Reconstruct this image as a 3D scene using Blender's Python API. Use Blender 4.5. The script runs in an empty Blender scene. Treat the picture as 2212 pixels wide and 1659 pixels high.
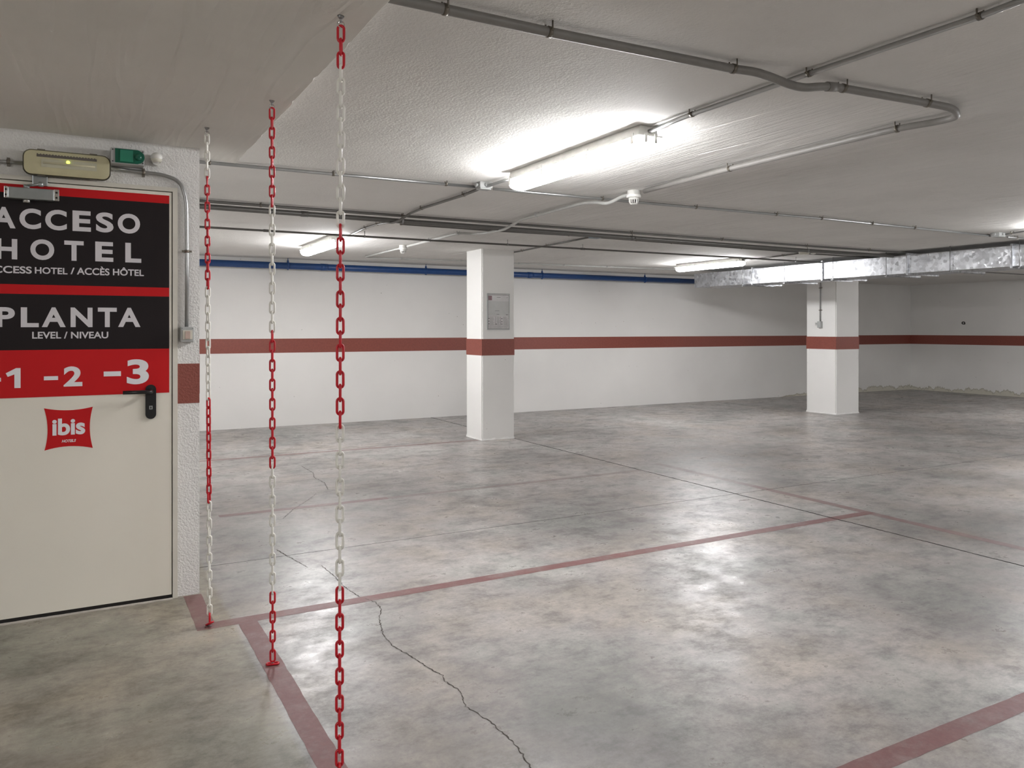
import bpy, bmesh, math, random
from mathutils import Vector, Matrix
random.seed(7)
SC = bpy.context.scene
COL = SC.collection
# ------------------------------------------------------------------ camera / view / light settings
EYE = 1.37          # lens height above the floor
FPX = 1697.0        # focal length for a 2212 px wide frame
HY = 711.0          # height of the horizon in the frame
YAW = math.radians(28.9)
cam_d = bpy.data.cameras.new('camera')
cam_d.sensor_width = 36.0
cam_d.lens = 36.0*FPX/2212.0
cam_d.shift_y = -(829.5-HY)/2212.0
cam_d.clip_start = 0.05
cam = bpy.data.objects.new('camera', cam_d); COL.objects.link(cam)
cam.location = (0, 0, EYE); cam.rotation_euler = (math.pi/2, 0, -YAW)
SC.camera = cam
w = bpy.data.worlds.new('world'); SC.world = w; w.use_nodes = True
w.node_tree.nodes['Background'].inputs[0].default_value = (0.02, 0.02, 0.02, 1)
w.node_tree.nodes['Background'].inputs[1].default_value = 1.0
SC.view_settings.view_transform = 'Standard'; SC.view_settings.look = 'None'
SC.view_settings.gamma = 1.0; SC.view_settings.use_curve_mapping = False
SC.view_settings.exposure = 2.12
LAMP = 21.0         # emission of the tube diffusers
try:
    SC.cycles.use_denoising = True
    SC.cycles.sample_clamp_indirect = 8.0; SC.cycles.adaptive_threshold = 0.02; SC.cycles.max_bounces = 10
except Exception: pass

FW = Vector((math.sin(YAW), math.cos(YAW), 0)); RT = Vector((math.cos(YAW), -math.sin(YAW), 0))
def ray(u, v): return FW + RT*((u-1106)/FPX) + Vector((0, 0, 1))*((HY-v)/FPX)
def onZ(u, v, z):
    r = ray(u, v); t = (z-EYE)/r.z; return Vector((r.x*t, r.y*t, z))
def onY(u, v, Y):
    r = ray(u, v); t = Y/r.y; return Vector((r.x*t, Y, EYE+r.z*t))
def onX(u, v, X):
    r = ray(u, v); t = X/r.x; return Vector((X, r.y*t, EYE+r.z*t))

# ------------------------------------------------------------------ dimensions
ZC = 2.36           # main ceiling
ZS = 2.307          # lowered slab over the entrance
XS, YS = 0.767, 4.58
YD = 4.35           # wall with the door
XE = 0.55           # end of that wall
YB = 11.28          # back wall
XR = 16.6           # right wall
XL, YR = -5.5, -5.0

# ------------------------------------------------------------------ materials
MATS = {}
class NT:
    def __init__(s, name):
        s.m = bpy.data.materials.new(name); s.m.use_nodes = True; s.t = s.m.node_tree
        s.b = s.t.nodes['Principled BSDF']; s.out = s.t.nodes['Material Output']
        MATS[name] = s.m
    def n(s, typ, **kw):
        x = s.t.nodes.new(typ)
        for k, v in kw.items(): setattr(x, k, v)
        return x
    def l(s, a, b): s.t.links.new(a, b)
    def pos(s, scale=(1, 1, 1)):
        g = s.n('ShaderNodeNewGeometry'); m = s.n('ShaderNodeVectorMath', operation='MULTIPLY')
        s.l(g.outputs['Position'], m.inputs[0]); m.inputs[1].default_value = scale
        return m.outputs[0]
    def noise(s, vec, scale, detail=3, rough=0.5):
        x = s.n('ShaderNodeTexNoise'); x.inputs['Scale'].default_value = scale
        x.inputs['Detail'].default_value = detail; x.inputs['Roughness'].default_value = rough
        s.l(vec, x.inputs['Vector']); return x.outputs['Fac']
    def ramp(s, fac, stops, interp='LINEAR'):
        r = s.n('ShaderNodeValToRGB'); r.color_ramp.interpolation = interp
        e = r.color_ramp.elements
        while len(e) < len(stops): e.new(0.5)
        for i, (p, c) in enumerate(stops):
            e[i].position = p; e[i].color = (c, c, c, 1) if isinstance(c, (int, float)) else (*c, 1)
        s.l(fac, r.inputs[0]); return r.outputs[0]
    def mix(s, fac, a, b, mode='MIX'):
        m = s.n('ShaderNodeMix', data_type='RGBA', blend_type=mode)
        if isinstance(fac, (int, float)): m.inputs[0].default_value = fac
        else: s.l(fac, m.inputs[0])
        for v, i in ((a, 6), (b, 7)):
            if isinstance(v, tuple): m.inputs[i].default_value = (*v, 1)
            else: s.l(v, m.inputs[i])
        return m.outputs[2]
    def math(s, op, a, b=None, clamp=False):
        m = s.n('ShaderNodeMath', operation=op, use_clamp=clamp)
        for v, i in ((a, 0), (b, 1)):
            if v is None: continue
            if isinstance(v, (int, float)): m.inputs[i].default_value = v
            else: s.l(v, m.inputs[i])
        return m.outputs[0]
    def bump(s, h, strength, dist, prev=None):
        b = s.n('ShaderNodeBump'); b.inputs['Strength'].default_value = strength; b.inputs['Distance'].default_value = dist
        s.l(h, b.inputs['Height'])
        if prev is not None: s.l(prev, b.inputs['Normal'])
        s.l(b.outputs[0], s.b.inputs['Normal']); return b.outputs[0]
def plain(name, col, rough=0.5, metal=0.0, spec=0.5, var=0.06, vscale=20.0, bump=0.0):
    t = NT(name); n = t.noise(t.pos(), vscale, 3)
    f = t.ramp(n, [(0.3, 1-var), (0.7, 1+var)])
    t.l(t.mix(1.0, tuple(col), f, 'MULTIPLY'), t.b.inputs['Base Color'])
    t.b.inputs['Roughness'].default_value = rough; t.b.inputs['Metallic'].default_value = metal
    t.b.inputs['Specular IOR Level'].default_value = spec
    if bump: t.bump(n, bump, 0.002)
    return t.m

def concrete(t):
    """colour, height and roughness of the worn power-floated slab"""
    p = t.pos()
    big = t.noise(p, 0.75, 6, 0.62); mid = t.noise(t.pos((1.0, 1.25, 1)), 4.2, 9, 0.78); fine = t.noise(p, 55, 6, 0.8)
    c = t.ramp(big, [(0.34, (0.200, 0.190, 0.180)), (0.5, (0.300, 0.281, 0.268)), (0.66, (0.395, 0.370, 0.352))])
    m = t.ramp(mid, [(0.36, 0.55), (0.5, 1.0), (0.62, 1.25)])
    c = t.mix(0.85, c, m, 'MULTIPLY')
    hue = t.noise(t.pos((1, 1, 1)), 1.4, 3, 0.6)
    c = t.mix(0.5, c, t.ramp(hue, [(0.38, (0.90, 1.0, 0.97)), (0.5, (1, 1, 1)), (0.62, (1.06, 1.0, 0.88))]), 'MULTIPLY')
    f = t.ramp(fine, [(0.25, 0.80), (0.5, 1.0), (0.75, 1.15)])
    c = t.mix(1.0, c, f, 'MULTIPLY')
    g2 = t.noise(t.pos((1, 1.3, 1)), 15, 6, 0.75)
    c = t.mix(0.75, c, t.ramp(g2, [(0.34, 0.78), (0.5, 1.0), (0.66, 1.16)]), 'MULTIPLY')
    # the walkway left of the bay line is a browner, dirtier screed
    sx = t.n('ShaderNodeSeparateXYZ'); t.l(p, sx.inputs[0])
    walk = t.math('SUBTRACT', 1.0, t.math('MULTIPLY', t.math('SUBTRACT', sx.outputs[0], 0.62), 40, True))
    c = t.mix(walk, c, t.mix(1.0, c, (0.84, 0.81, 0.69), 'MULTIPLY'))
    # small dark tyre / oil marks, long in one direction
    sp = t.noise(t.pos((9, 22, 1)), 1.0, 3, 0.6); sp2 = t.noise(p, 1.9, 2)
    sm = t.math('MULTIPLY', t.ramp(sp, [(0.66, 0.0), (0.74, 1.0)]), t.ramp(sp2, [(0.45, 0.0), (0.62, 1.0)]))
    c = t.mix(t.math('MULTIPLY', sm, 0.45), c, (0.09, 0.085, 0.08))
    return c, big, mid, fine
def floor_mat():
    t = NT('concrete_floor'); c, big, mid, fine = concrete(t)
    t.l(c, t.b.inputs['Base Color'])
    t.l(t.ramp(mid, [(0.36, 0.47), (0.64, 0.25)]), t.b.inputs['Roughness'])
    t.b.inputs['Specular IOR Level'].default_value = 0.62
    h = t.math('ADD', t.math('MULTIPLY', mid, 1.0), t.math('MULTIPLY', fine, 0.25))
    t.bump(h, 0.12, 0.006)
floor_mat()
def line_mat(name, wear, col=(0.165, 0.062, 0.060)):
    t = NT(name); c, big, mid, fine = concrete(t)
    n = t.noise(t.pos((1, 1, 1)), 6.0, 8, 0.75)
    k = t.ramp(n, [(0.30, wear*0.55), (0.52, wear), (0.7, min(1, wear*1.12))])
    colr = t.mix(0.7, tuple(col), t.ramp(fine, [(0.25, 0.8), (0.75, 1.2)]), 'MULTIPLY')
    t.l(t.mix(k, c, colr), t.b.inputs['Base Color'])
    t.b.inputs['Roughness'].default_value = 0.48
    t.bump(fine, 0.12, 0.003)
line_mat('floor_paint', 0.88); line_mat('floor_paint_worn', 0.62); line_mat('floor_paint_faint', 0.30)

def wall_paint(name, col, rough_bump=0.1, bscale=60, damp=False, pits=True):
    t = NT(name); p = t.pos()
    n = t.noise(p, 0.6, 4); f = t.ramp(n, [(0.35, 0.95), (0.65, 1.04)])
    c = t.mix(1.0, tuple(col), f, 'MULTIPLY')
    if pits:      # scattered blow holes of cast concrete
        v = t.n('ShaderNodeTexVoronoi'); v.inputs['Scale'].default_value = 7.0; t.l(p, v.inputs['Vector'])
        d = t.ramp(v.outputs['Distance'], [(0.035, 1.0), (0.06, 0.0)])
        k = t.ramp(t.noise(p, 2.3, 2), [(0.5, 0.0), (0.6, 0.8)])
        c = t.mix(t.math('MULTIPLY', d, k), c, (0.33, 0.31, 0.28))
    if damp:      # ragged damp tide mark above the floor
        s = t.n('ShaderNodeSeparateXYZ'); t.l(p, s.inputs[0])
        jag = t.noise(t.pos((1, 1, 0.3)), 2.2, 10, 0.8)
        near = t.ramp(t.math('MULTIPLY', s.outputs[0], 0.1), [(0.0, 0.0), (1.0, 1.0)])
        hh = t.math('MULTIPLY', t.math('SUBTRACT', jag, 0.33), 0.55)
        far = t.math('MULTIPLY', t.math('SUBTRACT', s.outputs[0], 12.4), 1.0, True)
        hh = t.math('MULTIPLY', hh, far)
        dz = t.math('SUBTRACT', hh, s.outputs[2])
        below = t.ramp(dz, [(0.0, 0.0), (0.01, 1.0)])
        edge = t.math('SUBTRACT', t.ramp(dz, [(0.0, 0.0), (0.006, 1.0)]), t.ramp(dz, [(0.012, 0.0), (0.03, 1.0)]))
        c = t.mix(t.math('MULTIPLY', below, 0.55), c, (0.50, 0.47, 0.33))
        c = t.mix(t.math('MULTIPLY', edge, 0.6), c, (0.24, 0.21, 0.14))
    t.l(c, t.b.inputs['Base Color']); t.b.inputs['Roughness'].default_value = 0.62
    t.b.inputs['Specular IOR Level'].default_value = 0.3
    t.bump(t.noise(p, bscale, 4, 0.6), rough_bump, 0.008 if rough_bump > 0.5 else 0.004)
wall_paint('wall_white', (0.82, 0.815, 0.785), 0.12, 40)
wall_paint('wall_white_damp', (0.80, 0.79, 0.765), 0.12, 40, damp=True)
wall_paint('column_white', (0.84, 0.835, 0.81), 0.10, 25)
wall_paint('stucco_white', (0.80, 0.79, 0.765), 0.9, 95, pits=False)
def band_mat(name, bs, b):
    t = NT(name); p = t.pos(); n = t.noise(p, bs, 4, 0.6)
    t.l(t.mix(1.0, (0.25, 0.066, 0.047), t.ramp(n, [(0.3, 0.88), (0.7, 1.1)]), 'MULTIPLY'), t.b.inputs['Base Color'])
    t.b.inputs['Roughness'].default_value = 0.45; t.bump(n, b, 0.004)
band_mat('band_red', 40, 0.1); band_mat('band_red_stucco', 95, 0.9)
def ceil_mat(name, col, kind):
    t = NT(name); p = t.pos()
    n = t.noise(p, 0.7, 5, 0.6)
    c = t.mix(1.0, tuple(col), t.ramp(n, [(0.35, 0.93), (0.65, 1.04)]), 'MULTIPLY')
    t.b.inputs['Roughness'].default_value = 0.75; t.b.inputs['Specular IOR Level'].default_value = 0.2
    fine = t.noise(p, 75, 4, 0.6)
    if kind == 'slab':
        wv = t.noise(t.pos((6.5, 0.55, 1)), 1.0, 2.2, 0.45)
        a1 = t.ramp(wv, [(0.36, 0.0), (0.40, 1.0), (0.46, 0.35), (0.50, 0.9), (0.57, 0.3), (0.62, 1.0)])
        nb = t.bump(a1, 0.5, 0.007)
        t.bump(fine, 0.35, 0.003, nb)
    else:
        s = t.n('ShaderNodeSeparateXYZ'); t.l(p, s.inputs[0])
        k = t.math('SUBTRACT', t.math('MULTIPLY', s.outputs[0], 1.0), 2.6, True)
        brd = t.noise(t.pos((26, 0.8, 1)), 1.0, 3, 0.6)
        gr = t.ramp(brd, [(0.44, 0.0), (0.5, 1.0), (0.56, 0.2)])
        nb = t.bump(t.math('MULTIPLY', gr, k), 0.8, 0.006)
        lum = t.noise(t.pos((1.5, 1.0, 1)), 5, 5, 0.7)
        nb = t.bump(lum, 0.35, 0.012, nb)
        t.bump(t.math('MULTIPLY', fine, t.math('SUBTRACT', 1.15, k)), 0.55, 0.004, nb)
    t.l(c, t.b.inputs['Base Color'])
ceil_mat('ceiling_paint', (0.78, 0.765, 0.735), 'main'); ceil_mat('slab_paint', (0.78, 0.76, 0.715), 'slab')
def duct_mat():
    t = NT('galvanised_sheet'); p = t.pos()
    v = t.n('ShaderNodeTexVoronoi'); v.inputs['Scale'].default_value = 26; t.l(p, v.inputs['Vector'])
    s = t.n('ShaderNodeSeparateXYZ'); t.l(v.outputs['Color'], s.inputs[0])
    n = t.noise(p, 90, 4, 0.7)
    t.l(t.mix(1.0, (0.63, 0.645, 0.67), t.ramp(s.outputs[0], [(0, 0.72), (1, 1.18)]), 'MULTIPLY'), t.b.inputs['Base Color'])
    t.l(t.ramp(s.outputs[1], [(0, 0.26), (1, 0.52)]), t.b.inputs['Roughness'])
    t.b.inputs['Metallic'].default_value = 0.9
    nb = t.bump(n, 0.25, 0.002); t.bump(s.outputs[2], 0.12, 0.002, nb)
duct_mat()
plain('steel_conduit', (0.40, 0.405, 0.40), 0.33, 0.85)
plain('dark_conduit', (0.155, 0.15, 0.14), 0.36, 0.45)
plain('grey_pvc', (0.23, 0.22, 0.205), 0.45)
plain('grey_conduit_light', (0.44, 0.44, 0.42), 0.42)
plain('box_grey', (0.42, 0.43, 0.42), 0.5)
plain('box_blue_grey', (0.22, 0.27, 0.30), 0.5)
plain('clamp_metal', (0.20, 0.18, 0.15), 0.45, 0.8)
plain('rod_metal', (0.32, 0.32, 0.32), 0.4, 0.9)
plain('blue_paint', (0.014, 0.060, 0.205), 0.33)
plain('white_plastic', (0.74, 0.735, 0.70), 0.4)
plain('ivory_plastic', (0.66, 0.64, 0.55), 0.4)
plain('chain_red', (0.58, 0.010, 0.022), 0.32, var=0.03)
t = NT('chain_white'); t.b.inputs['Base Color'].default_value = (0.86, 0.845, 0.78, 1); t.b.inputs['Roughness'].default_value = 0.38
pass
plain('door_cream', (0.82, 0.785, 0.69), 0.42, var=0.03, vscale=1.5)
plain('frame_cream', (0.68, 0.655, 0.58), 0.45, var=0.05, vscale=8)
plain('sign_red', (0.56, 0.009, 0.012), 0.5, spec=0.25, var=0.04, vscale=2)
plain('sign_black', (0.014, 0.010, 0.011), 0.5, spec=0.25, var=0.05, vscale=2)
plain('letter_grey', (0.70, 0.675, 0.70), 0.45, var=0.02)
plain('letter_white', (0.84, 0.84, 0.86), 0.45, var=0.02)
plain('black_plastic', (0.012, 0.012, 0.013), 0.28)
plain('chrome', (0.65, 0.64, 0.62), 0.22, 1.0)
plain('closer_silver', (0.42, 0.45, 0.45), 0.35, 0.8)
plain('gap_shade', (0.015, 0.013, 0.012), 0.8)  # near-black colour standing in for the shade in the door gaps
plain('joint_dark', (0.035, 0.031, 0.028), 0.9)
plain('crack_dark', (0.06, 0.05, 0.042), 0.9)
plain('gasket', (0.045, 0.04, 0.025), 0.6)
plain('diffuser_yellowed', (0.66, 0.64, 0.50), 0.35)
plain('strip_purple', (0.06, 0.045, 0.06), 0.5)
plain('green_cover', (0.010, 0.115, 0.070), 0.18)
plain('green_pale', (0.16, 0.26, 0.17), 0.4)
plain('ink_black', (0.02, 0.016, 0.016), 0.6)
plain('ink_maroon', (0.22, 0.03, 0.05), 0.5)
plain('ink_grey', (0.09, 0.08, 0.08), 0.5)
plain('paper', (0.76, 0.74, 0.73), 0.5)
plain('poster_tint', (0.62, 0.63, 0.61), 0.4)
plain('switch_amber', (0.55, 0.42, 0.36), 0.2)
plain('sill_pale', (0.50, 0.46, 0.41), 0.7)
t = NT('lamp_glow'); t.b.inputs['Base Color'].default_value = (0.9, 0.9, 0.9, 1)
t.b.inputs['Emission Color'].default_value = (0.99, 0.985, 1.0, 1); t.b.inputs['Emission Strength'].default_value = LAMP
t = NT('led_glow'); t.b.inputs['Base Color'].default_value = (0.5, 0.6, 0.05, 1)
t.b.inputs['Emission Color'].default_value = (0.75, 0.9, 0.08, 1); t.b.inputs['Emission Strength'].default_value = 1.2
def clear_mat(name, col, fac, rough=0.08):
    t = NT(name); tr = t.n('ShaderNodeBsdfTransparent'); tr.inputs[0].default_value = (*col, 1)
    mx = t.n('ShaderNodeMixShader'); mx.inputs[0].default_value = fac
    t.b.inputs['Base Color'].default_value = (*col, 1); t.b.inputs['Roughness'].default_value = rough
    t.l(tr.outputs[0], mx.inputs[1]); t.l(t.b.outputs[0], mx.inputs[2]); t.l(mx.outputs[0], t.out.inputs[0])
clear_mat('cover_clear', (0.93, 0.91, 0.80), 0.10); clear_mat('acrylic', (0.97, 0.97, 0.97), 0.10, 0.05)
clear_mat('cover_green', (0.10, 0.55, 0.36), 0.45)

# ------------------------------------------------------------------ mesh helpers
class MB:
    def __init__(s): s.v = []; s.f = []; s.sm = []
    def add(s, vs, fs, smooth=False):
        o = len(s.v); s.v += [Vector(x) for x in vs]
        for f in fs: s.f.append([i+o for i in f]); s.sm.append(smooth)
        return s
    def box(s, a, b, bev=0.0):
        x0, x1 = sorted((a[0], b[0])); y0, y1 = sorted((a[1], b[1])); z0, z1 = sorted((a[2], b[2]))
        if bev <= 0:
            vs = [(x, y, z) for z in (z0, z1) for y in (y0, y1) for x in (x0, x1)]
            return s.add(vs, [(0, 2, 3, 1), (4, 5, 7, 6), (0, 1, 5, 4), (2, 6, 7, 3), (0, 4, 6, 2), (1, 3, 7, 5)])
        bm = bmesh.new(); bmesh.ops.create_cube(bm, size=1)
        for v in bm.verts: v.co = Vector(((x0+x1)/2+v.co.x*(x1-x0), (y0+y1)/2+v.co.y*(y1-y0), (z0+z1)/2+v.co.z*(z1-z0)))
        bmesh.ops.bevel(bm, geom=bm.edges[:], offset=bev, segments=2, affect='EDGES', profile=0.6)
        return s.bm(bm)
    def bm(s, bm, smooth=False, mat=None):
        if mat is not None: bm.transform(mat)
        bm.verts.ensure_lookup_table(); bm.verts.index_update()
        s.add([v.co.copy() for v in bm.verts], [[v.index for v in f.verts] for f in bm.faces], smooth); bm.free(); return s
    def cyl(s, a, b, r, seg=14, r2=None, smooth=True):
        a, b = Vector(a), Vector(b); d = (b-a).normalized()
        x = d.orthogonal().normalized(); y = d.cross(x); r2 = r if r2 is None else r2
        vs = []
        for c, rr in ((a, r), (b, r2)):
            vs += [c + x*(rr*math.cos(2*math.pi*i/seg)) + y*(rr*math.sin(2*math.pi*i/seg)) for i in range(seg)]
        s.add(vs, [(i, (i+1) % seg, seg+(i+1) % seg, seg+i) for i in range(seg)], smooth)
        s.add(vs, [tuple(range(seg-1, -1, -1)), tuple(range(seg, 2*seg))], False); return s
    def lathe(s, c, prof, seg=24, axis='z', smooth=True):
        c = Vector(c); vs = []
        for r, h in prof:
            for i in range(seg):
                a = 2*math.pi*i/seg; p = (r*math.cos(a), r*math.sin(a), h)
                if axis == 'y': p = (p[0], p[2], p[1])
                if axis == 'x': p = (p[2], p[0], p[1])
                vs.append(c+Vector(p))
        fs = [(k*seg+i, k*seg+(i+1) % seg, (k+1)*seg+(i+1) % seg, (k+1)*seg+i) for k in range(len(prof)-1) for i in range(seg)]
        s.add(vs, fs, smooth)
        n = len(prof); s.add(vs[:seg], [tuple(range(seg-1, -1, -1))]); s.add(vs[(n-1)*seg:], [tuple(range(seg))]); return s
    def tube(s, pts, r, seg=10, closed=False):
        pts = [Vector(p) for p in pts]; n = len(pts); rings = []
        T = []
        for i in range(n):
            if closed: d = pts[(i+1) % n]-pts[i-1]
            else: d = pts[min(i+1, n-1)]-pts[max(i-1, 0)]
            T.append(d.normalized())
        N = T[0].orthogonal().normalized()
        if abs(T[0].z) < 0.9: N = (Vector((0, 0, 1))-T[0]*T[0].z).normalized()
        for i in range(n):
            N = (N-T[i]*N.dot(T[i])).normalized(); B = T[i].cross(N)
            rings.append([pts[i]+N*(r*math.cos(2*math.pi*k/seg))+B*(r*math.sin(2*math.pi*k/seg)) for k in range(seg)])
        vs = [v for q in rings for v in q]; m = n if closed else n-1
        fs = [(i*seg+k, i*seg+(k+1) % seg, ((i+1) % n)*seg+(k+1) % seg, ((i+1) % n)*seg+k) for i in range(m) for k in range(seg)]
        s.add(vs, fs, True)
        if not closed: s.add(rings[0], [tuple(range(seg-1, -1, -1))]); s.add(rings[-1], [tuple(range(seg))])
        return s
    def prism(s, poly, axis, a, b):
        """poly of 2-D points pushed from a to b along axis ('x','y','z')"""
        def P(p, h): return {'x': (h, p[0], p[1]), 'y': (p[0], h, p[1]), 'z': (p[0], p[1], h)}[axis]
        n = len(poly); vs = [P(p, a) for p in poly]+[P(p, b) for p in poly]
        return s.add(vs, [tuple(range(n)), tuple(range(2*n-1, n-1, -1))]+[(i, n+i, n+(i+1) % n, (i+1) % n) for i in range(n)])
    def build(s, name, mat, parent=None):
        me = bpy.data.meshes.new(name)
        off = wloc(parent) if parent is not None else Vector((0, 0, 0))
        own = Vector((0, 0, 0))
        if s.v:
            lo = Vector([min(v[i] for v in s.v) for i in range(3)]); hi = Vector([max(v[i] for v in s.v) for i in range(3)])
            own = (lo+hi)/2
        me.from_pydata([v-own for v in s.v], [], s.f); me.update()
        me.polygons.foreach_set('use_smooth', s.sm)
        bm = bmesh.new(); bm.from_mesh(me); bmesh.ops.remove_doubles(bm, verts=bm.verts[:], dist=1e-6)
        bmesh.ops.recalc_face_normals(bm, faces=bm.faces[:]); bm.to_mesh(me); bm.free()
        me.materials.append(MATS[mat])
        o = bpy.data.objects.new(name, me); COL.objects.link(o)
        o.location = own-off
        if parent is not None: o.parent = parent
        return o
def wloc(o):
    p = Vector((0, 0, 0))
    while o is not None: p = p+o.location; o = o.parent
    return p
def tag(o, label=None, cat=None, group=None, kind=None):
    if label: o['label'] = label
    if cat: o['category'] = cat
    if group: o['group'] = group
    if kind: o['kind'] = kind
    return o
def thing(name, loc, label, cat, group=None):
    o = bpy.data.objects.new(name, None); COL.objects.link(o); o.location = loc; o.empty_display_size = 0.05
    return tag(o, label, cat, group)
def struct(name, loc=(0, 0, 0)):
    o = bpy.data.objects.new(name, None); COL.objects.link(o); o.location = loc; o['kind'] = 'structure'; return o
def children(o): return [c for c in ALLCH.get(o.name, [])]
def copy_tree(o, parent=None):
    kids = list(o.children)
    c = o.copy(); COL.objects.link(c); c.parent = parent
    for ch in kids: copy_tree(ch, c)
    return c
def fillet(pts, rad, n=6):
    """round the inner corners of a polyline; rad may be one number or one per point"""
    pts = [Vector(p) for p in pts]; out = [pts[0]]
    for i in range(1, len(pts)-1):
        a, b, c = pts[i-1], pts[i], pts[i+1]
        r = min(rad, (a-b).length*0.48, (c-b).length*0.48)
        p, q = b+(a-b).normalized()*r, b+(c-b).normalized()*r
        for k in range(n+1):
            s = k/n; out.append(p*(1-s)**2+b*2*s*(1-s)+q*s*s)
    out.append(pts[-1]); return out
def rrect(x0, x1, z0, z1, r, n=5):
    pts = []
    for cx, cz, a0 in ((x1-r, z1-r, 0), (x0+r, z1-r, 90), (x0+r, z0+r, 180), (x1-r, z0+r, 270)):
        for k in range(n+1):
            a = math.radians(a0+90*k/n); pts.append((cx+r*math.cos(a), cz+r*math.sin(a)))
    return pts

# ------------------------------------------------------------------ floor
floor = struct('floor')
MB().box((XL, YR, -0.12), (XR, YB, -0.035)).build('subfloor', 'joint_dark', floor)
XJ = [XL, -0.87, 4.787, 10.44, 16.05, XR]; YJ = [YR, -3.2, 0.82, 4.82, 8.82, YB]
def jag(fixed, a, b, amp, n, seed):
    r = random.Random(seed); off = 0; out = []
    for i in range(n+1):
        off = off*0.75+r.uniform(-amp, amp); out.append((a+(b-a)*i/n, fixed+off))
    return out
edge_cache = {}
def xedge(i, j, side):   # points along a joint running away from the lens (constant x)
    k = (i, j)
    if k not in edge_cache: edge_cache[k] = jag(XJ[i], YJ[j], YJ[j+1], 0.0018, 90, i*10+j+1)
    g = {0: 0, 5: 0, 2: 0.0055}.get(i, 0.004)
    rr = random.Random(i*7+j+side*3)
    return [(x+side*g*(1+(0.9*rr.random() if i == 2 else 0)), y) for y, x in edge_cache[k]]
for i in range(5):
    for j in range(5):
        gy0 = 0.003 if j > 0 else 0; gy1 = 0.003 if j < 4 else 0
        L = xedge(i, j, 1); R = xedge(i+1, j, -1)
        L = [(x, min(max(y, YJ[j]+gy0), YJ[j+1]-gy1)) for x, y in L]; R = [(x, min(max(y, YJ[j]+gy0), YJ[j+1]-gy1)) for x, y in R]
        n = len(L); vs = [(x, y, 0) for x, y in L]+[(x, y, 0) for x, y in R]+[(x, y, -0.03) for x, y in L]+[(x, y, -0.03) for x, y in R]
        fs = []
        for k in range(n-1):
            fs += [(k, n+k, n+k+1, k+1), (2*n+k, k, k+1, 2*n+k+1), (n+k, 3*n+k, 3*n+k+1, n+k+1)]
        fs += [(0, 2*n, 3*n, n), (n-1, 2*n-1, 4*n-1, 3*n-1)]
        o = MB().add(vs, fs).build('floor_slab', 'concrete_floor', floor); o.data.materials.append(MATS['joint_dark'])
        for pl in o.data.polygons:
            if abs(pl.normal.z) < 0.5: pl.material_index = 1
for i in range(1, 5): MB().box((XJ[i]-.011, YR, -0.029), (XJ[i]+.011, YB, -0.004)).build('joint_filler', 'joint_dark', floor)
for j in range(1, 5): MB().box((XL, YJ[j]-.0045, -0.029), (XR, YJ[j]+.0045, -0.0045)).build('joint_filler', 'joint_dark', floor)
def line(x0, x1, y0, y1, mat='floor_paint'):
    m = MB(); rr = random.Random(int(x0*100+y0*37)); L = max(x1-x0, y1-y0); n = max(4, int(L/0.05)); along = (x1-x0) > (y1-y0)
    A, B = [], []
    for k in range(n+1):
        s = k/n; j0, j1 = rr.uniform(-.0018, .0018), rr.uniform(-.0018, .0018)
        if along: A.append((x0+(x1-x0)*s, y0+j0, 0.0006)); B.append((x0+(x1-x0)*s, y1+j1, 0.0006))
        else: A.append((x1+j1, y0+(y1-y0)*s, 0.0006)); B.append((x0+j0, y0+(y1-y0)*s, 0.0006))
    m.add(A+B, [(k, k+1, n+2+k, n+1+k) for k in range(n)])
    return m.build('painted_line', mat, floor)
line(0.472, 0.556, 3.892, 4.335); line(0.472, 4.779, 3.808, 3.89); line(4.795, 5.20, 3.808, 3.89)
line(0.653, 0.737, 0.4, 3.806); line(0.739, 4.779, 1.575, 1.660); line(4.795, 5.115, 1.575, 1.660)
line(5.118, 5.20, 1.575, 3.805, 'floor_paint_worn'); line(5.118, 5.20, 3.893, 4.815, 'floor_paint_worn'); line(5.118, 5.20, 4.825, 5.0, 'floor_paint_worn'); line(5.118, 5.20, 5.002, 6.3, 'floor_paint_faint')
line(0.9, 2.2, 6.03, 6.105, 'floor_paint_worn'); line(2.202, 4.779, 6.03, 6.105, 'floor_paint_faint'); line(1.0, 4.325, 8.66, 8.73, 'floor_paint_worn')
def crack(px, w=0.0022, seed=1):
    rr = random.Random(seed); pts = [onZ(u, v, 0.0009) for u, v in px]; fine = []
    for a, b in zip(pts[:-1], pts[1:]):
        n = max(2, int((b-a).length/0.012))
        for k in range(n):
            s = k/n; fine.append(a.lerp(b, s)+Vector((rr.uniform(-.004, .004), rr.uniform(-.004, .004), 0)))
    fine.append(pts[-1]); A, B = [], []
    for i, p in enumerate(fine):
        d = (fine[min(i+1, len(fine)-1)]-fine[max(0, i-1)]).normalized(); nrm = Vector((-d.y, d.x, 0))
        ww = w*rr.uniform(0.25, 1.0)*0.5; A.append(p+nrm*ww); B.append(p-nrm*ww)
    n = len(fine)
    MB().add(A+B, [(k, k+1, n+k+1, n+k) for k in range(n-1)]).build('crack', 'crack_dark', floor)
def c5(p): return [(750+x/4.022, 1250+y/4.022) for x, y in p]
def c4(p): return [(430+x/2.765, 880+y/2.765) for x, y in p]
crack(c5([(160, 175), (240, 200), (300, 262), (275, 340), (300, 430), (312, 490), (392, 580), (480, 630), (600, 700), (720, 780), (832, 840), (850, 890), (960, 960), (1005, 1020), (1025, 1110), (1130, 1170), (1240, 1240), (1330, 1320), (1410, 1390), (1500, 1490), (1600, 1650)]), 0.006, 1)
crack(c4([(610, 350), (680, 390), (690, 420), (750, 450), (770, 490), (830, 497)]), 0.007, 2)
crack(c4([(700, 515), (640, 560), (560, 610), (500, 665)]), 0.005, 3)
crack(c4([(465, 850), (520, 885), (560, 905), (650, 955)]), 0.007, 4)
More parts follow.
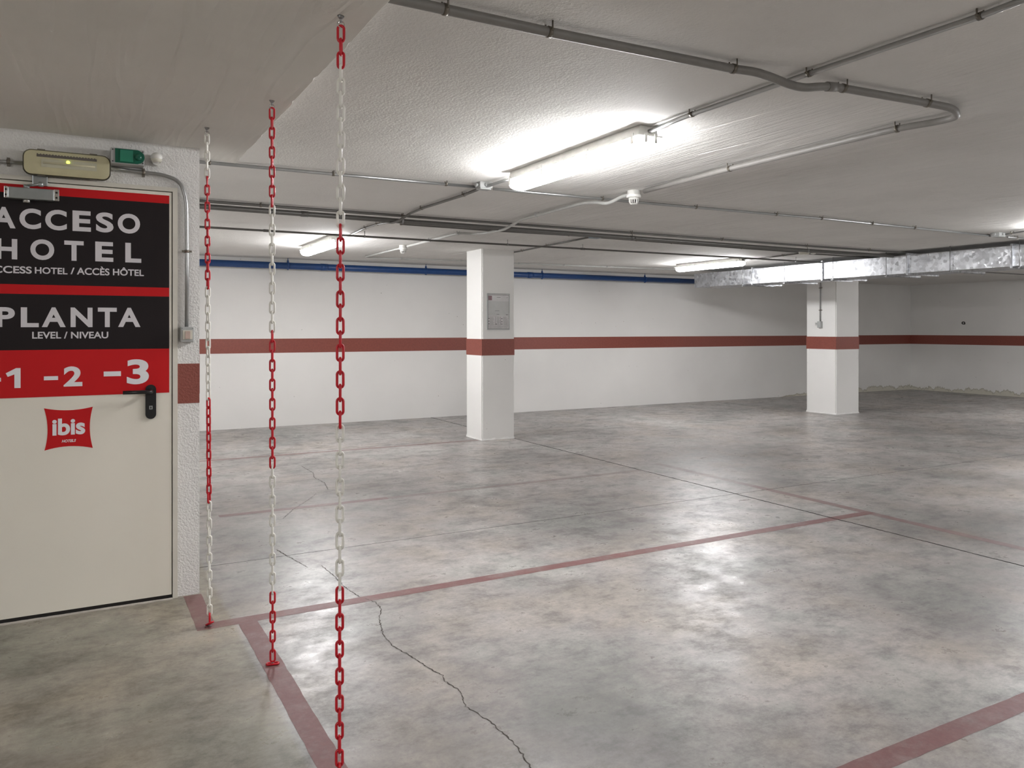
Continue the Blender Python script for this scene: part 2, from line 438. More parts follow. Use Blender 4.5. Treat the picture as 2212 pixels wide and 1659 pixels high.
crack(c4([(730, 945), (800, 1000), (880, 1080), (960, 1130)]), 0.005, 5)

# ------------------------------------------------------------------ ceiling
ceiling = struct('ceiling')
MB().box((XL, YR, ZC), (XR, YB, ZC+0.2)).build('ceiling_slab', 'ceiling_paint', ceiling)
m = MB(); lip = 0.014  # sagging lip shaped so the slab edge throws a strip of shade
r2 = random.Random(11); NY = 260; vs = []; e2 = 0.0
for k in range(NY+1):
    y = YR+(YS-YR)*k/NY; e2 = e2*0.8+r2.uniform(-.0016, .0016); ch = 0.006*max(0, r2.gauss(-0.5, 0.8))
    vs += [(XL, y, ZS), (XS-0.16, y, ZS), (XS-0.05, y, ZS-lip*0.7+e2*.5), (XS-0.001-ch+e2, y, ZS-lip), (XS+e2, y, ZS-lip+0.0006+ch), (XS+e2, y, ZC), (XL, y, ZC)]
m.add(vs, [(7*k+j, 7*k+(j+1) % 7, 7*k+7+(j+1) % 7, 7*k+7+j) for k in range(NY) for j in range(7)]+[tuple(range(7)), tuple(range(7*NY, 7*NY+7))])
m.build('lowered_slab', 'slab_paint', ceiling)
# broken plaster and formwork fins
rr = random.Random(5)
def fin(u0, v0, u1, v1, z=ZC, h=0.0025, w_=0.004, mat='ceiling_paint'):
    a, b = onZ(u0, v0, z), onZ(u1, v1, z); d = (b-a).normalized(); n = Vector((-d.y, d.x, 0)); m = MB(); N = max(6, int((b-a).length/0.05)); A, B, C = [], [], []
    for k in range(N+1):
        p = a.lerp(b, k/N)+n*rr.uniform(-.003, .003); hh = h*rr.uniform(0.3, 1)*(0.2 if k in (0, N) else 1)
        A.append(p+n*w_/2); B.append(p-Vector((0, 0, hh))); C.append(p-n*w_/2)
    q = N+1
    m.add(A+B+C, [(k, k+1, q+k+1, q+k) for k in range(N)]+[(q+k, q+k+1, 2*q+k+1, 2*q+k) for k in range(N)])
    m.build('formwork_fin', mat, ceiling)
for a in ((1670, 383, 1806, 354), (2095, 436, 2212, 420), (1150, 568, 1388, 535), (945, 559, 1015, 543), (1500, 286, 1738, 222), (1500, 336, 1640, 303)): fin(*a)
for a in ((20, 120, 60, 10), (105, 180, 190, 5), (150, 175, 175, 110), (230, 180, 260, 120), (45, 190, 95, 60), (62, 312, 105, 270), (300, 275, 312, 262)):
    pass
# ------------------------------------------------------------------ walls
def band(parent, a, b, mat='band_red'): return MB().box(a, b).build('painted_band', mat, parent)
ZB0, ZB1 = 1.036, 1.236
wb = struct('wall_back'); MB().box((XE, YB, 0), (XR, YB+0.25, ZC)).build('wall_surface', 'wall_white_damp', wb); band(wb, (XE, YB-0.0015, ZB0), (XR-0.0016, YB, ZB1))
wr = struct('wall_right'); MB().box((XR, YR, 0), (XR+0.25, YB+0.25, ZC)).build('wall_surface', 'wall_white_damp', wr); band(wr, (XR-0.0015, YR, ZB0), (XR, YB, ZB1))
ws = struct('wall_rear'); MB().box((XL, YR-0.25, 0), (XR, YR, ZC)).build('wall_surface', 'wall_white', ws); band(ws, (XL, YR, ZB0), (XR, YR+0.0015, ZB1))
wl = struct('wall_left'); MB().box((XL-0.25, YR, 0), (XL, YD, ZC)).build('wall_surface', 'wall_white', wl); band(wl, (XL, YR, ZB0), (XL+0.0015, YD, ZB1))
wc = struct('wall_side'); MB().box((XE-0.25, YD+0.2, 0), (XE, YB+0.1, ZC)).build('wall_surface', 'wall_white', wc); band(wc, (XE, YD+0.002, ZB0), (XE+0.0015, YB-0.002, ZB1))
# wall with the door: opening for the frame
XF1 = onY(383, 900, YD).x; XF0 = XF1-1.02; ZFT = onY(378, 407, YD).z
wf = struct('wall_front')
m = MB(); m.box((XF1, YD, 0), (XE, YD+0.2, ZC)); m.box((XL, YD, 0), (XF0, YD+0.2, ZC)); m.box((XF0, YD, ZFT), (XF1, YD+0.2, ZC))
m.build('wall_surface', 'stucco_white', wf)
zb1 = onY(406, 785.5, YD).z; zb0 = onY(406, 871, YD).z
band(wf, (XF1+0.001, YD-0.0015, zb0), (XE, YD, zb1), 'band_red_stucco'); band(wf, (XL, YD-0.0015, zb0), (XF0-0.001, YD, zb1), 'band_red_stucco')

# ------------------------------------------------------------------ columns (structure)
def column(n, x0, x1, y0, y1):
    c = struct(n, ((x0+x1)/2, (y0+y1)/2, 0)); m = MB(); r = random.Random(n)
    bm = bmesh.new(); bmesh.ops.create_cube(bm, size=1)
    for v in bm.verts: v.co = Vector(((x0+x1)/2+v.co.x*(x1-x0), (y0+y1)/2+v.co.y*(y1-y0), ZC/2+v.co.z*ZC))
    bmesh.ops.bevel(bm, geom=[e for e in bm.edges if abs(e.verts[0].co.z-e.verts[1].co.z) > 1], offset=0.012, segments=2, affect='EDGES')
    m.bm(bm)
    # uneven mortar foot
    pts = []
    def side(a, b, k):
        for i in range(k): s = i/k; pts.append((a[0]+(b[0]-a[0])*s, a[1]+(b[1]-a[1])*s))
    side((x0, y0), (x1, y0), 14); side((x1, y0), (x1, y1), 14); side((x1, y1), (x0, y1), 14); side((x0, y1), (x0, y0), 14)
    cx, cy = (x0+x1)/2, (y0+y1)/2; A, B = [], []
    for px, py in pts:
        d = Vector((px-cx, py-cy, 0)); e = d.normalized(); k = r.uniform(0.002, 0.011)
        A.append((px+e.x*k, py+e.y*k, 0.0)); B.append((px-e.x*0.002, py-e.y*0.002, r.uniform(0.012, 0.035)))
    n_ = len(pts); m.add(A+B, [(i, (i+1) % n_, n_+(i+1) % n_, n_+i) for i in range(n_)])
    m.build('column_shaft', 'column_white', c)
    e = 0.0015; MB().box((x0-e, y0-e, 1.045), (x1+e, y1+e, 1.248)).build('painted_band', 'band_red', c)
    return c
K1 = dict(x0=onY(1041, 900, 8.63).x, x1=onY(1111, 900, 8.63).x, y0=8.63, y1=9.07)
K2x0 = onY(1806, 800, 8.5).x; K2x1 = onY(1855.5, 800, 8.5).x; K2y1 = onX(1742, 800, K2x0).y
column('column', K1['x0'], K1['x1'], K1['y0'], K1['y1']); column('column', K2x0, K2x1, 8.5, K2y1)

# ------------------------------------------------------------------ lettering
def glyph(ch, weight=0.0, shear=0.0):
    cu = bpy.data.curves.new('glyph', 'FONT'); cu.body = ch; cu.size = 1.0; cu.offset = weight; cu.resolution_u = 6; cu.shear = shear
    o = bpy.data.objects.new('glyph', cu); COL.objects.link(o)
    dg = bpy.context.evaluated_depsgraph_get(); dg.update()
    me = bpy.data.meshes.new_from_object(o.evaluated_get(dg)); bpy.data.objects.remove(o); bpy.data.curves.remove(cu)
    vs = [v.co.copy() for v in me.vertices]; fs = [list(p.vertices) for p in me.polygons]; bpy.data.meshes.remove(me)
    return vs, fs
def put_glyph(m, ch, x0, x1, z0, z1, y, th=0.0008, weight=0.0, shear=0.0, face='y'):
    vs, fs = glyph(ch, weight, shear)
    a0, a1 = min(v.x for v in vs), max(v.x for v in vs); b0, b1 = min(v.y for v in vs), max(v.y for v in vs)
    F = []
    for v in vs:
        s = (v.x-a0)/(a1-a0); q = (v.y-b0)/(b1-b0)
        F.append((x0+(x1-x0)*s, y-th, z0+(z1-z0)*q) if face == 'y' else (y-th, x0+(x1-x0)*s, z0+(z1-z0)*q))
    n = len(F); cnt = {}
    for f in fs:
        for i in range(len(f)):
            a, b = f[i], f[(i+1) % len(f)]; cnt[(a, b)] = 1
    G = [((p[0], y, p[2]) if face == 'y' else (y, p[1], p[2])) for p in F]
    sides = [(a, b, n+b, n+a) for a, b in cnt if (b, a) not in cnt]
    m.add(F+G, fs+sides)
YL = YD-0.012          # face of the door leaf
def dpx(u, v): p = onY(u, v, YL); return p.x, p.z
def letter(parent, ch, u0, u1, v0, v1, mat, y=YL-0.0015, weight=0.035, name='letter', shear=0.0, th=0.0008):
    uc, vc = (u0+u1)/2, (v0+v1)/2
    x0, x1 = dpx(u0, vc)[0], dpx(u1, vc)[0]; z1, z0 = dpx(uc, v0)[1], dpx(uc, v1)[1]
    m = MB(); put_glyph(m, ch, x0, x1, z0, z1, y, th, weight, shear); return m.build(name, mat, parent)

# ------------------------------------------------------------------ door
door = struct('door_1', (XF1-0.5, YD, 0))
XD1 = dpx(371, 900)[0]; XD0 = XD1-0.93; ZDT = onY(371, 416, YL).z; ZD0 = 0.020
m = MB()
m.box((XD1+0.004, YD-0.016, 0), (XF1, YD+0.09, ZFT)); m.box((XF0, YD-0.016, 0), (XD0-0.004, YD+0.09, ZFT)); m.box((XD0-0.004, YD-0.016, ZDT+0.004), (XD1+0.004, YD+0.09, ZFT))
m.build('door_frame', 'frame_cream', door)
MB().box((XD0-0.01, YD+0.06, 0), (XD1+0.01, YD+0.085, ZFT)).build('gap_shade_fill', 'gap_shade', door)  # dark panel stands in for the shade behind the leaf edges
leaf = MB().box((XD0, YL, ZD0), (XD1, YL+0.045, ZDT), 0.002).build('door_leaf', 'door_cream', door)
r2 = random.Random(4); A = []; B = []
for k in range(41):
    xx = XD0+(XD1+0.003-XD0)*k/40; A.append((xx, YD-0.030-r2.uniform(0, .006))); B.append((xx, YD-0.010-r2.uniform(0, .004)))
m = MB(); m.prism(A+B[::-1], 'z', 0, 0.004); m.build('threshold', 'sill_pale', door)
MB().box((XD0, YL+0.006, 0), (XD1+0.003, YL+0.04, ZD0-0.001)).build('gap_shade_fill', 'gap_shade', door)  # dark block in place of the shade under the leaf
MB().box((XD0, YD-0.009, 0), (XD1+0.003, YL+0.006, 0.001)).build('gap_shade_fill', 'gap_shade', door)  # dark floor strip, shade put in as colour below the leaf
# sign
US = 365.6
zs = [dpx(US, v)[1] for v in (422.8, 440.2, 621.7, 640.8, 752.9, 847.8)]
XS1 = dpx(US, 640)[0]; XS0 = XD0+0.012
panel = MB().box((XS0, YL-0.001, zs[5]), (XS1, YL, zs[0])).build('door_sign', 'sign_black', door)
tag(panel, 'black and red vinyl sign giving the hotel access and levels')
for a, b in ((0, 1), (2, 3), (4, 5)):
    o = MB().box((XS0, YL-0.0014, zs[b]), (XS1, YL-0.0009, zs[a])).build('red_stripe', 'sign_red', panel)
k1 = lambda x0, x1, y0, y1: (x0/4.6083, x1/4.6083, 260+y0/4.6083, 260+y1/4.6083)
k2 = lambda x0, x1, y0, y1: (x0/4.6083, x1/4.6083, 600+y0/4.6083, 600+y1/4.6083)
YT = YL-0.001; WB = 0.034
for ch, r in (('A', (-80, 155, 862, 1070)), ('C', (193, 408, 877, 1082)), ('C', (450, 665, 890, 1094)), ('E', (722, 905, 902, 1105)), ('S', (955, 1130, 917, 1116)), ('O', (1172, 1394, 930, 1127)),
              ('H', (-42, 172, 1178, 1381)), ('O', (302, 540, 1185, 1390)), ('T', (640, 833, 1200, 1398)), ('E', (948, 1128, 1210, 1406)), ('L', (1247, 1406, 1222, 1416))):
    letter(panel, ch, *k1(*r), 'letter_grey', YT, WB)
for s, r in (('A', (-130, -72, 1449, 1509)), ('CCESS', (-68, 316, 1450, 1522)), ('HOTEL', (347, 672, 1465, 1530)), ('/', (702, 742, 1466, 1532)), ('ACCÈS', (765, 1090, 1453, 1540)), ('HÔTEL', (1124, 1432, 1466, 1547))):
    letter(panel, s, *k1(*r), 'letter_grey', YT, 0.022, 'small_lettering')
for ch, r in (('P', (-40, 148, 293, 490)), ('L', (207, 386, 295, 492)), ('A', (416, 654, 295, 491)), ('N', (703, 921, 297, 491)), ('T', (974, 1162, 298, 491)), ('A', (1176, 1398, 299, 490))):
    letter(panel, ch, *k2(*r), 'letter_grey', YT, WB)
letter(panel, 'LEVEL / NIVEAU', *k2(320, 1078, 537, 605), 'letter_grey', YT, 0.022, 'small_lettering')
YT2 = YL-0.0014
one = [dpx(x/4.6083, 600+y/4.6083) for x, y in ((57, 951), (160, 899), (205, 899), (205, 1097), (143, 1098), (143, 962), (77, 987))]
m = MB(); m.prism(one, 'y', YT2-0.0008, YT2); m.build('numeral', 'letter_white', panel)
for ch, r in (('2', (633, 820, 882, 1081)), ('3', (1262, 1482, 811, 1060))):
    letter(panel, ch, *k2(*r), 'letter_white', YT2, WB, 'numeral')
for r in ((-110, 10, 997, 1035), (437, 578, 980, 1019), (1032, 1204, 932, 980)):
    u0, u1, v0, v1 = k2(*r); uc = (u0+u1)/2
    MB().box((dpx(u0, v0)[0], YT2-0.0008, dpx(uc, v1)[1]), (dpx(u1, v0)[0], YT2, dpx(uc, v0)[1])).build('minus_sign', 'letter_white', panel)
# logo plate: square with hollow sides
def quad_edge(a, b, c, n=10): return [tuple(a[i]*(1-s)**2+c[i]*2*s*(1-s)+b[i]*s*s for i in (0, 1)) for s in [k/n for k in range(n)]]
tl, tr, br, bl = (95, 882), (200.5, 878.5), (200.5, 967.5), (96, 973.5)
pp = quad_edge(tl, tr, (148, 892))+quad_edge(tr, br, (187.5, 923))+quad_edge(br, bl, (148, 957))+quad_edge(bl, tl, (110, 928))
pp = [dpx(*p) for p in pp]
m = MB(); m.prism(pp, 'y', YL-0.001, YL)
logo = tag(m.build('logo_sticker', 'sign_red', door), 'red square sticker with hollow sides and white lettering')
letter(logo, 'ibis', *k2(520, 848, 1398, 1565), 'letter_white', YL-0.001, 0.034, 'lettering')
letter(logo, 'HOTELS', *k2(614, 757, 1609, 1637), 'letter_white', YL-0.001, 0.03, 'lettering', shear=0.3)
# lever handle
hx0, hz1 = dpx(314, 831); hx1, hz0 = dpx(337, 904)
m = MB(); m.prism(rrect(hx0, hx1, hz0, hz1, (hx1-hx0)*0.49), 'y', YL-0.011, YL)
hp = m.build('handle_plate', 'black_plastic', door)
pc = Vector(((hx0+hx1)/2, YL-0.011, dpx(325, 845)[1]))
lx = dpx(268, 848)[0]-0.008
m = MB(); m.cyl(pc+Vector((0, 0.004, 0)), pc+Vector((0, -0.012, 0)), 0.014, 20)
m.tube(fillet([pc, pc+Vector((0, -0.045, 0)), Vector((lx, YL-0.056, pc.z+0.001))], 0.02, 8), 0.0095, 14)
m.build('lever', 'black_plastic', hp)
cx, cz = (hx0+hx1)/2, dpx(326, 880)[1]
MB().box((cx-0.0075, YL-0.0125, cz-0.009), (cx+0.0075, YL-0.0108, cz+0.009)).build('key_plate', 'closer_silver', hp)
m = MB(); m.prism(rrect(cx-0.0028, cx+0.0028, cz-0.0055, cz+0.0055, 0.0026), 'y', YL-0.0132, YL-0.0124); m.build('keyhole', 'ink_black', hp)
# door closer
q0 = onY(13, 402, YL-.048); q1 = onY(130, 410, YL-.048); ax0, ax1, az1 = q0.x, q1.x, q0.z; az0 = az1-0.052
yc0 = YL-0.048
m = MB(); m.box((ax0+0.006, yc0, az0), (ax1-0.026, YL, az1), 0.004)
closer = m.build('door_closer', 'closer_silver', door)
for xa, xb in ((ax0-0.008, ax0+0.006), (ax1-0.026, ax1-0.004)):
    m = MB(); m.box((xa, yc0-0.001, az0-0.001), (xb, YL, az1+0.001), 0.002); e = m.build('end_cap', 'chrome', closer)
    for q in (0.014, 0.038): MB().cyl(((xa+xb)/2, yc0-0.003, az0+q), ((xa+xb)/2, yc0, az0+q), 0.0045, 10).build('screw', 'black_plastic', closer)
px_ = dpx(58, 420)[0]
MB().cyl((px_, YL-0.026, az0-0.016), (px_, YL-0.026, az0+0.002), 0.0165, 18).build('pinion_cap', 'chrome', closer)
m = MB(); m.cyl((px_, YL-0.026, az1-0.002), (px_, YL-0.026, az1+0.016), 0.013, 16)
e1 = Vector((px_+0.06, YD-0.10, az1+0.014)); e2 = Vector((px_+0.055, YD-0.02, az1+0.03))
m.tube([(px_, YL-0.026, az1+0.012), e1], 0.006, 8); m.cyl(e1-Vector((0, 0, .010)), e1+Vector((0, 0, .010)), 0.011, 12); m.tube([e1+Vector((0, 0, .006)), e2], 0.0055, 8)
m.build('folding_arm', 'closer_silver', closer)
m = MB(); m.box((px_+0.022, YD-0.03, az1+0.018), (px_+0.085, YD-0.012, az1+0.075), 0.004); m.cyl((px_+0.055, YD-0.045, az1+0.03), (px_+0.055, YD-0.012, az1+0.03), 0.012, 12)
m.build('arm_bracket', 'closer_silver', closer)

# ------------------------------------------------------------------ fittings on the door wall
YW = YD
def wpx(u, v, d=0.0): p = onY(u, v, YW-d); return p.x, p.z
# emergency light
x0, zt = wpx(50, 326, .05); x1, _ = wpx(238, 345, .05); zt = wpx(60, 322, .05)[1]; zb = wpx(60, 376, .05)[1]
el = thing('emergency_light', ((x0+x1)/2, YW, (zt+zb)/2), 'yellowed rectangular emergency light with rounded corners above the door', 'light')
m = MB(); m.prism(rrect(x0+.004, x1-.004, zb+.004, zt-.004, 0.03), 'y', YW-0.045, YW); m.build('housing', 'diffuser_yellowed', el)
m = MB(); m.prism(rrect(x0-.002, x1+.002, zb-.002, zt+.002, 0.035), 'y', YW-0.052, YW-0.040); m.build('gasket', 'gasket', el)
m = MB(); m.prism(rrect(x0+.003, x1-.003, zb+.003, zt-.003, 0.031), 'y', YW-0.056, YW-0.050); m.build('reflector_tray', 'diffuser_yellowed', el)
W_, H_ = x1-x0, zt-zb
m = MB(); sx0, sx1 = x0+W_*.15, x0+W_*.84
m.box((sx0, YW-0.058, zt-H_*.27), (sx1, YW-0.0555, zt-H_*.17))
for k in range(20): a = sx0+(sx1-sx0)*k/20; m.box((a, YW-0.058, zt-H_*.17), (a+(sx1-sx0)/40, YW-0.0555, zt-H_*.145))
m.build('circuit_strip', 'strip_purple', el)
m = MB(); m.box((x0+W_*.2, YW-0.058, zb+H_*.33), (x0+W_*.84, YW-0.0555, zb+H_*.66)); m.build('tube_reflector', 'poster_tint', el)
m = MB(); m.cyl((x0+W_*.22, YW-0.061, zb+H_*.5), (x0+W_*.82, YW-0.061, zb+H_*.5), 0.005, 10); m.build('lamp_tube', 'ivory_plastic', el)
m = MB(); m.lathe((x0+W_*.505, YW-0.058, zt-H_*.40), [(0.0075, 0), (0.006, -.004), (0.001, -.006)], 14, 'y'); m.build('indicator', 'led_glow', el)
bm = bmesh.new(); m = MB()
o1 = rrect(x0+.002, x1-.002, zb+.002, zt-.002, 0.032); o2 = rrect(x0+.012, x1-.012, zb+.012, zt-.012, 0.026)
n = len(o1); vs = [(p[0], YW-.052, p[1]) for p in o1]+[(p[0], YW-.074, p[1]) for p in o1]+[(p[0], YW-.085, p[1]) for p in o2]
bm.free()
m.add(vs, [(i, (i+1) % n, n+(i+1) % n, n+i) for i in range(n)]+[(n+i, n+(i+1) % n, 2*n+(i+1) % n, 2*n+i) for i in range(n)]+[tuple(range(2*n, 3*n))])
m.build('cover', 'cover_clear', el)
for fx in (0.2, 0.8):
    for zz in (zt+.001, zb-.005): MB().box((x0+W_*fx-.016, YW-.058, zz), (x0+W_*fx+.016, YW-.044, zz+.004)).build('clip', 'clamp_metal', el)
lightbox = (x0, x1, zb, zt)
# conduits on this wall
def wall_conduit(pts, r, name, label, clamps=(), mat='steel_conduit', off=None):
    off = off or r+0.008
    P = [onY(u, v, YW-off) for u, v in pts]; Q = fillet(P, 0.09, 8)
    t = thing(name, P[0], label, 'conduit'); MB().tube(Q, r, 12).build('pipe', mat, t)
    for u, v, hor in clamps:
        p = onY(u, v, YW-off); m = MB()
        if hor: m.lathe(p-Vector((0.007, 0, 0)), [(r+.003, 0), (r+.003, .014)], 14, 'x'); m.box((p.x-.006, YW-off, p.z-r-.012), (p.x+.006, YW, p.z-r)); m.box((p.x-.006, YW-off, p.z+r), (p.x+.006, YW, p.z+r+.010))
        else: m.lathe(p-Vector((0, 0, .007)), [(r+.002, 0), (r+.002, .014)], 14); m.box((p.x-r-.014, YW-off-.004, p.z-.005), (p.x+r+.014, YW-off+.004, p.z+.005)); m.box((p.x-.004, YW-off, p.z-.004), (p.x+.004, YW, p.z+.004))
        m.build('clamp', 'clamp_metal', t)
    return t
wall_conduit([(240, 363), (310, 372.5), (352, 377), (390, 392), (402.5, 432), (404, 545), (403, 706)], 0.0095, 'wall_conduit', 'grey steel conduit bending from the emergency light down to the light switch', ((310, 372.5, True), (403.6, 543, False)))
wall_conduit([(-60, 344), (50, 352)], 0.0085, 'wall_conduit', 'short grey conduit entering the left end of the emergency light', ((18, 349, True),))
# green sensor box
x0, zt = wpx(239, 317.5, .09); x1, _ = wpx(312, 330, .09); zt = wpx(245, 318, .09)[1]; zb = wpx(245, 352, .09)[1]
sb = thing('sensor_box', ((x0+x1)/2, YW, (zt+zb)/2), 'grey box with translucent green cover beside the emergency light', 'sensor box')
m = MB(); m.box((x0, YW-0.09, zb), (x1, YW, zt), 0.004); m.build('housing', 'box_grey', sb)
W_, H_ = x1-x0, zt-zb
m = MB(); m.prism([(x0+W_*.13, zb+.004), (x0+W_*.80, zb+.004)]+[(x0+W_*.80+H_*.4*math.sin(math.radians(a)), (zt+zb)/2-H_*.42*math.cos(math.radians(a))) for a in range(10, 180, 17)]+[(x0+W_*.80, zt-.004), (x0+W_*.13, zt-.004)], 'y', YW-0.094, YW-0.09)
m.build('green_cover', 'green_cover', sb)
MB().box((x0+W_*.27, YW-.0975, zb+H_*.14), (x0+W_*.66, YW-.094, zt-H_*.12), .001).build('display_window', 'cover_green', sb)
MB().box((x0+W_*.30, YW-.096, zb+H_*.18), (x0+W_*.60, YW-.0938, zb+H_*.46)).build('display', 'green_pale', sb)
m = MB(); m.lathe((x0+W_*.81, YW-.094, (zt+zb)/2), [(H_*.22, 0), (H_*.2, -.008), (H_*.08, -.012)], 16, 'y'); m.build('dial', 'green_cover', sb)
for a in (.06, .95):
    for b in (.13, .87): MB().cyl((x0+W_*a, YW-.0915, zb+H_*b), (x0+W_*a, YW-.0895, zb+H_*b), .003, 10).build('screw', 'black_plastic', sb)
# round motion sensor
c = onY(338, 341, YW-.07)
ms = thing('motion_sensor', (c.x, YW, c.z), 'small white ball motion sensor on an arm beside the green box', 'motion sensor')
m = MB(); m.box((x1, YW-.045, c.z+.004), (c.x-.012, YW-.025, c.z+.016), .003); m.cyl((c.x+.004, YW, c.z-.008), (c.x+.004, YW-.04, c.z-.008), .022, 18); m.build('arm', 'white_plastic', ms)
m = MB(); R_ = .027; m.lathe(c, [(R_*math.cos(math.radians(a)), R_*math.sin(math.radians(a))) for a in range(-85, 86, 17)], 22); m.build('ball', 'white_plastic', ms)
m = MB(); m.lathe(c-Vector((0, 0, .016)), [(R_*.97, .010), (R_*.94, .004), (R_*.72, -.006)], 22); m.build('lens', 'ivory_plastic', ms)
# light switch
x0, zt = wpx(390, 706, .045); x1, zb = wpx(419.5, 739, .045)
sw = thing('light_switch', ((x0+x1)/2, YW, (zt+zb)/2), 'grey surface mounted light switch on the white wall by the door', 'switch')
W_, H_ = x1-x0, zt-zb
m = MB(); m.box((x0, YW-.045, zb), (x1, YW, zt), .005); m.build('housing', 'box_grey', sw)
MB().box((x0+W_*.16, YW-.049, zb+H_*.18), (x1-W_*.14, YW-.0445, zt-H_*.22), .001).build('switch_frame', 'ivory_plastic', sw)
MB().box((x0+W_*.34, YW-.053, zb+H_*.22), (x1-W_*.3, YW-.0485, zt-H_*.28), .001).build('rocker', 'switch_amber', sw)
for a in (.12, .88): MB().cyl((x0+W_*a, YW-.0465, zt-H_*.09), (x0+W_*a, YW-.0445, zt-H_*.09), .002, 8).build('screw', 'black_plastic', sw)

# ------------------------------------------------------------------ chains
LW, LP, LR = 0.0262, 0.0396, 0.0041     # link width, pitch, wire radius
def link_mesh():
    h = LP/2+LR; r = LW/2-LR; pts = []; s = h-r
    for k in range(9): a = math.radians(180*k/8); pts.append((r*math.cos(a), 0, s+r*math.sin(a)))
    for k in range(9): a = math.radians(180+180*k/8); pts.append((r*math.cos(a), 0, -s+r*math.sin(a)))
    return MB().tube(pts, LR, 8, closed=True)
lk = {}
for c in ('red', 'white'):
    o = link_mesh().build('link', 'chain_'+c); lk[c] = o.data; bpy.data.objects.remove(o)
def chain(top, bot, seq, label, tw0, tw1, flat):
    """seq: list of (v_limit, colour) from the top down in frame heights"""
    t = thing('barrier_chain', top, label, 'chain', 'red and white plastic chains hung from ceiling to floor')
    # ceiling plate + eye
    m = MB(); m.lathe(top-Vector((0, 0, .006)), [(0.004, -.005), (0.008, 0), (0.0115, .006)], 18); m.cyl(top-Vector((0, 0, .02)), top, .0035, 8); m.build('ceiling_hook', 'rod_metal', t)
    ring = [top+Vector((0.010*math.cos(a), 0.0, -0.026+0.010*math.sin(a))) for a in [2*math.pi*k/14 for k in range(14)]]
    MB().tube(ring, .002, 6, closed=True).build('ring', 'chrome', t)
    start = top-Vector((0, 0, 0.034)); L = start.z-LR*2-bot.z-0.004; n = int(round((L-0.003)/LP)); pitch = (L)/(n+0.15)
    yaw = math.atan2(-ray(0.5*1106, 0).x, 1)
    for i in range(n):
        s = (i+0.5)/(n+0.15); p = start.lerp(Vector((bot.x, bot.y, start.z-L)), s)
        v = HY-FPX*(p.z-EYE)/(p.dot(FW))
        c = next(cc for lim, cc in seq if v < lim)
        o = bpy.data.objects.new('link', lk[c]); COL.objects.link(o); o.parent = t; o.location = p-top
        o.rotation_euler = (0, 0, -YAW+tw0+(tw1-tw0)*s+(math.pi/2 if i % 2 else 0))
        o.scale = (1, 1, pitch/LP)
    o = bpy.data.objects.new('link', lk['red']); COL.objects.link(o); o.parent = t
    if flat:
        o.rotation_euler = (math.pi/2, 0.0, math.pi/2+0.35); o.rotation_mode = 'XYZ'
        M = Matrix.Rotation(-YAW+0.25, 4, 'Z') @ Matrix.Rotation(math.pi/2, 4, 'Y') @ Matrix.Rotation(math.pi/2, 4, 'Z')
        o.rotation_euler = M.to_euler(); o.location = Vector((bot.x, bot.y, LR+.001))-top
    else:
        M = Matrix.Rotation(-YAW+0.9, 4, 'Z') @ Matrix.Rotation(math.radians(62), 4, 'X') 
        o.rotation_euler = M.to_euler(); o.location = Vector((bot.x, bot.y, 0.016))-top
    m = MB(); arc = [Vector((bot.x, bot.y, 0))+RT*(0.007*math.cos(a))+Vector((0, 0, 0.008*math.sin(a))) for a in [math.pi*k/8 for k in range(9)]]
    m.tube(arc, .002, 6); m.build('floor_anchor', 'rod_metal', t)
    return t
R_, W_ = 'red', 'white'
chain(onZ(447, 276, ZS), onZ(453, 1354, 0), [(392, W_), (624, R_), (857, W_), (1085, R_), (1320, W_), (9999, R_)], 'red and white plastic chain hanging nearest the door wall, white at its top end', 0.15, 1.9, False)
chain(onZ(587.5, 217, ZS-.006), onZ(589, 1436, 0), [(450, R_), (712, W_), (1012, R_), (1272, W_), (9999, R_)], 'middle one of the three red and white plastic hanging chains, lowest link flat on floor', 0.1, 0.25, True)
chain(onZ(736.5, 34, ZS-.006), onZ(733, 1724, 0), [(136, R_), (494, W_), (908, R_), (1264, W_), (9999, R_)], 'tallest red and white plastic chain, hanging furthest from the door wall', 0.05, 0.35, True)

# ------------------------------------------------------------------ ceiling lights
def make_lamp():
    L = 1.30; t = thing('tube_light', (0, 0, ZC), '', 'light', 'white tube lights on the garage ceiling')
    z = ZC
    m = MB(); m.prism([(-.052, z), (-.060, z-.045), (.060, z-.045), (.052, z)], 'y', -L/2, L/2); m.build('housing', 'white_plastic', t)
    m = MB(); m.box((-.074, -L/2-.02, z-.053), (.074, L/2+.02, z-.045), .002); m.build('rim', 'white_plastic', t)
    prof = [(-.064, -.053), (-.066, -.078), (-.058, -.100), (-.036, -.112), (0, -.115), (.036, -.112), (.058, -.100), (.066, -.078), (.064, -.053)]
    m = MB(); n = len(prof); ys = [(-L/2-.008, .86), (-L/2+.02, 1), (L/2-.02, 1), (L/2+.008, .86)]
    vs = [(x*k, y, z-.053+(h+.053)*k) for y, k in ys for x, h in prof]
    m.add(vs, [(r*n+i, r*n+i+1, (r+1)*n+i+1, (r+1)*n+i) for r in range(3) for i in range(n-1)]+[tuple(range(n)), tuple(range(3*n, 4*n))], True)
    m.build('diffuser', 'lamp_glow', t)
    for y in (-L/2+.03, -L/2+.42, L/2-.42, L/2-.03):
        for s in (-1, 1):
            m = MB(); m.box((s*.071, y-.010, z-.088), (s*.077, y+.010, z-.035), .002); m.build('clip', 'white_plastic', t)
    for x in (-.03, .03):
        m = MB(); m.box((x-.008, -L/2-.024, z-.085), (x+.008, -L/2-.018, z-.04), .002); m.build('clip', 'white_plastic', t)
    return t
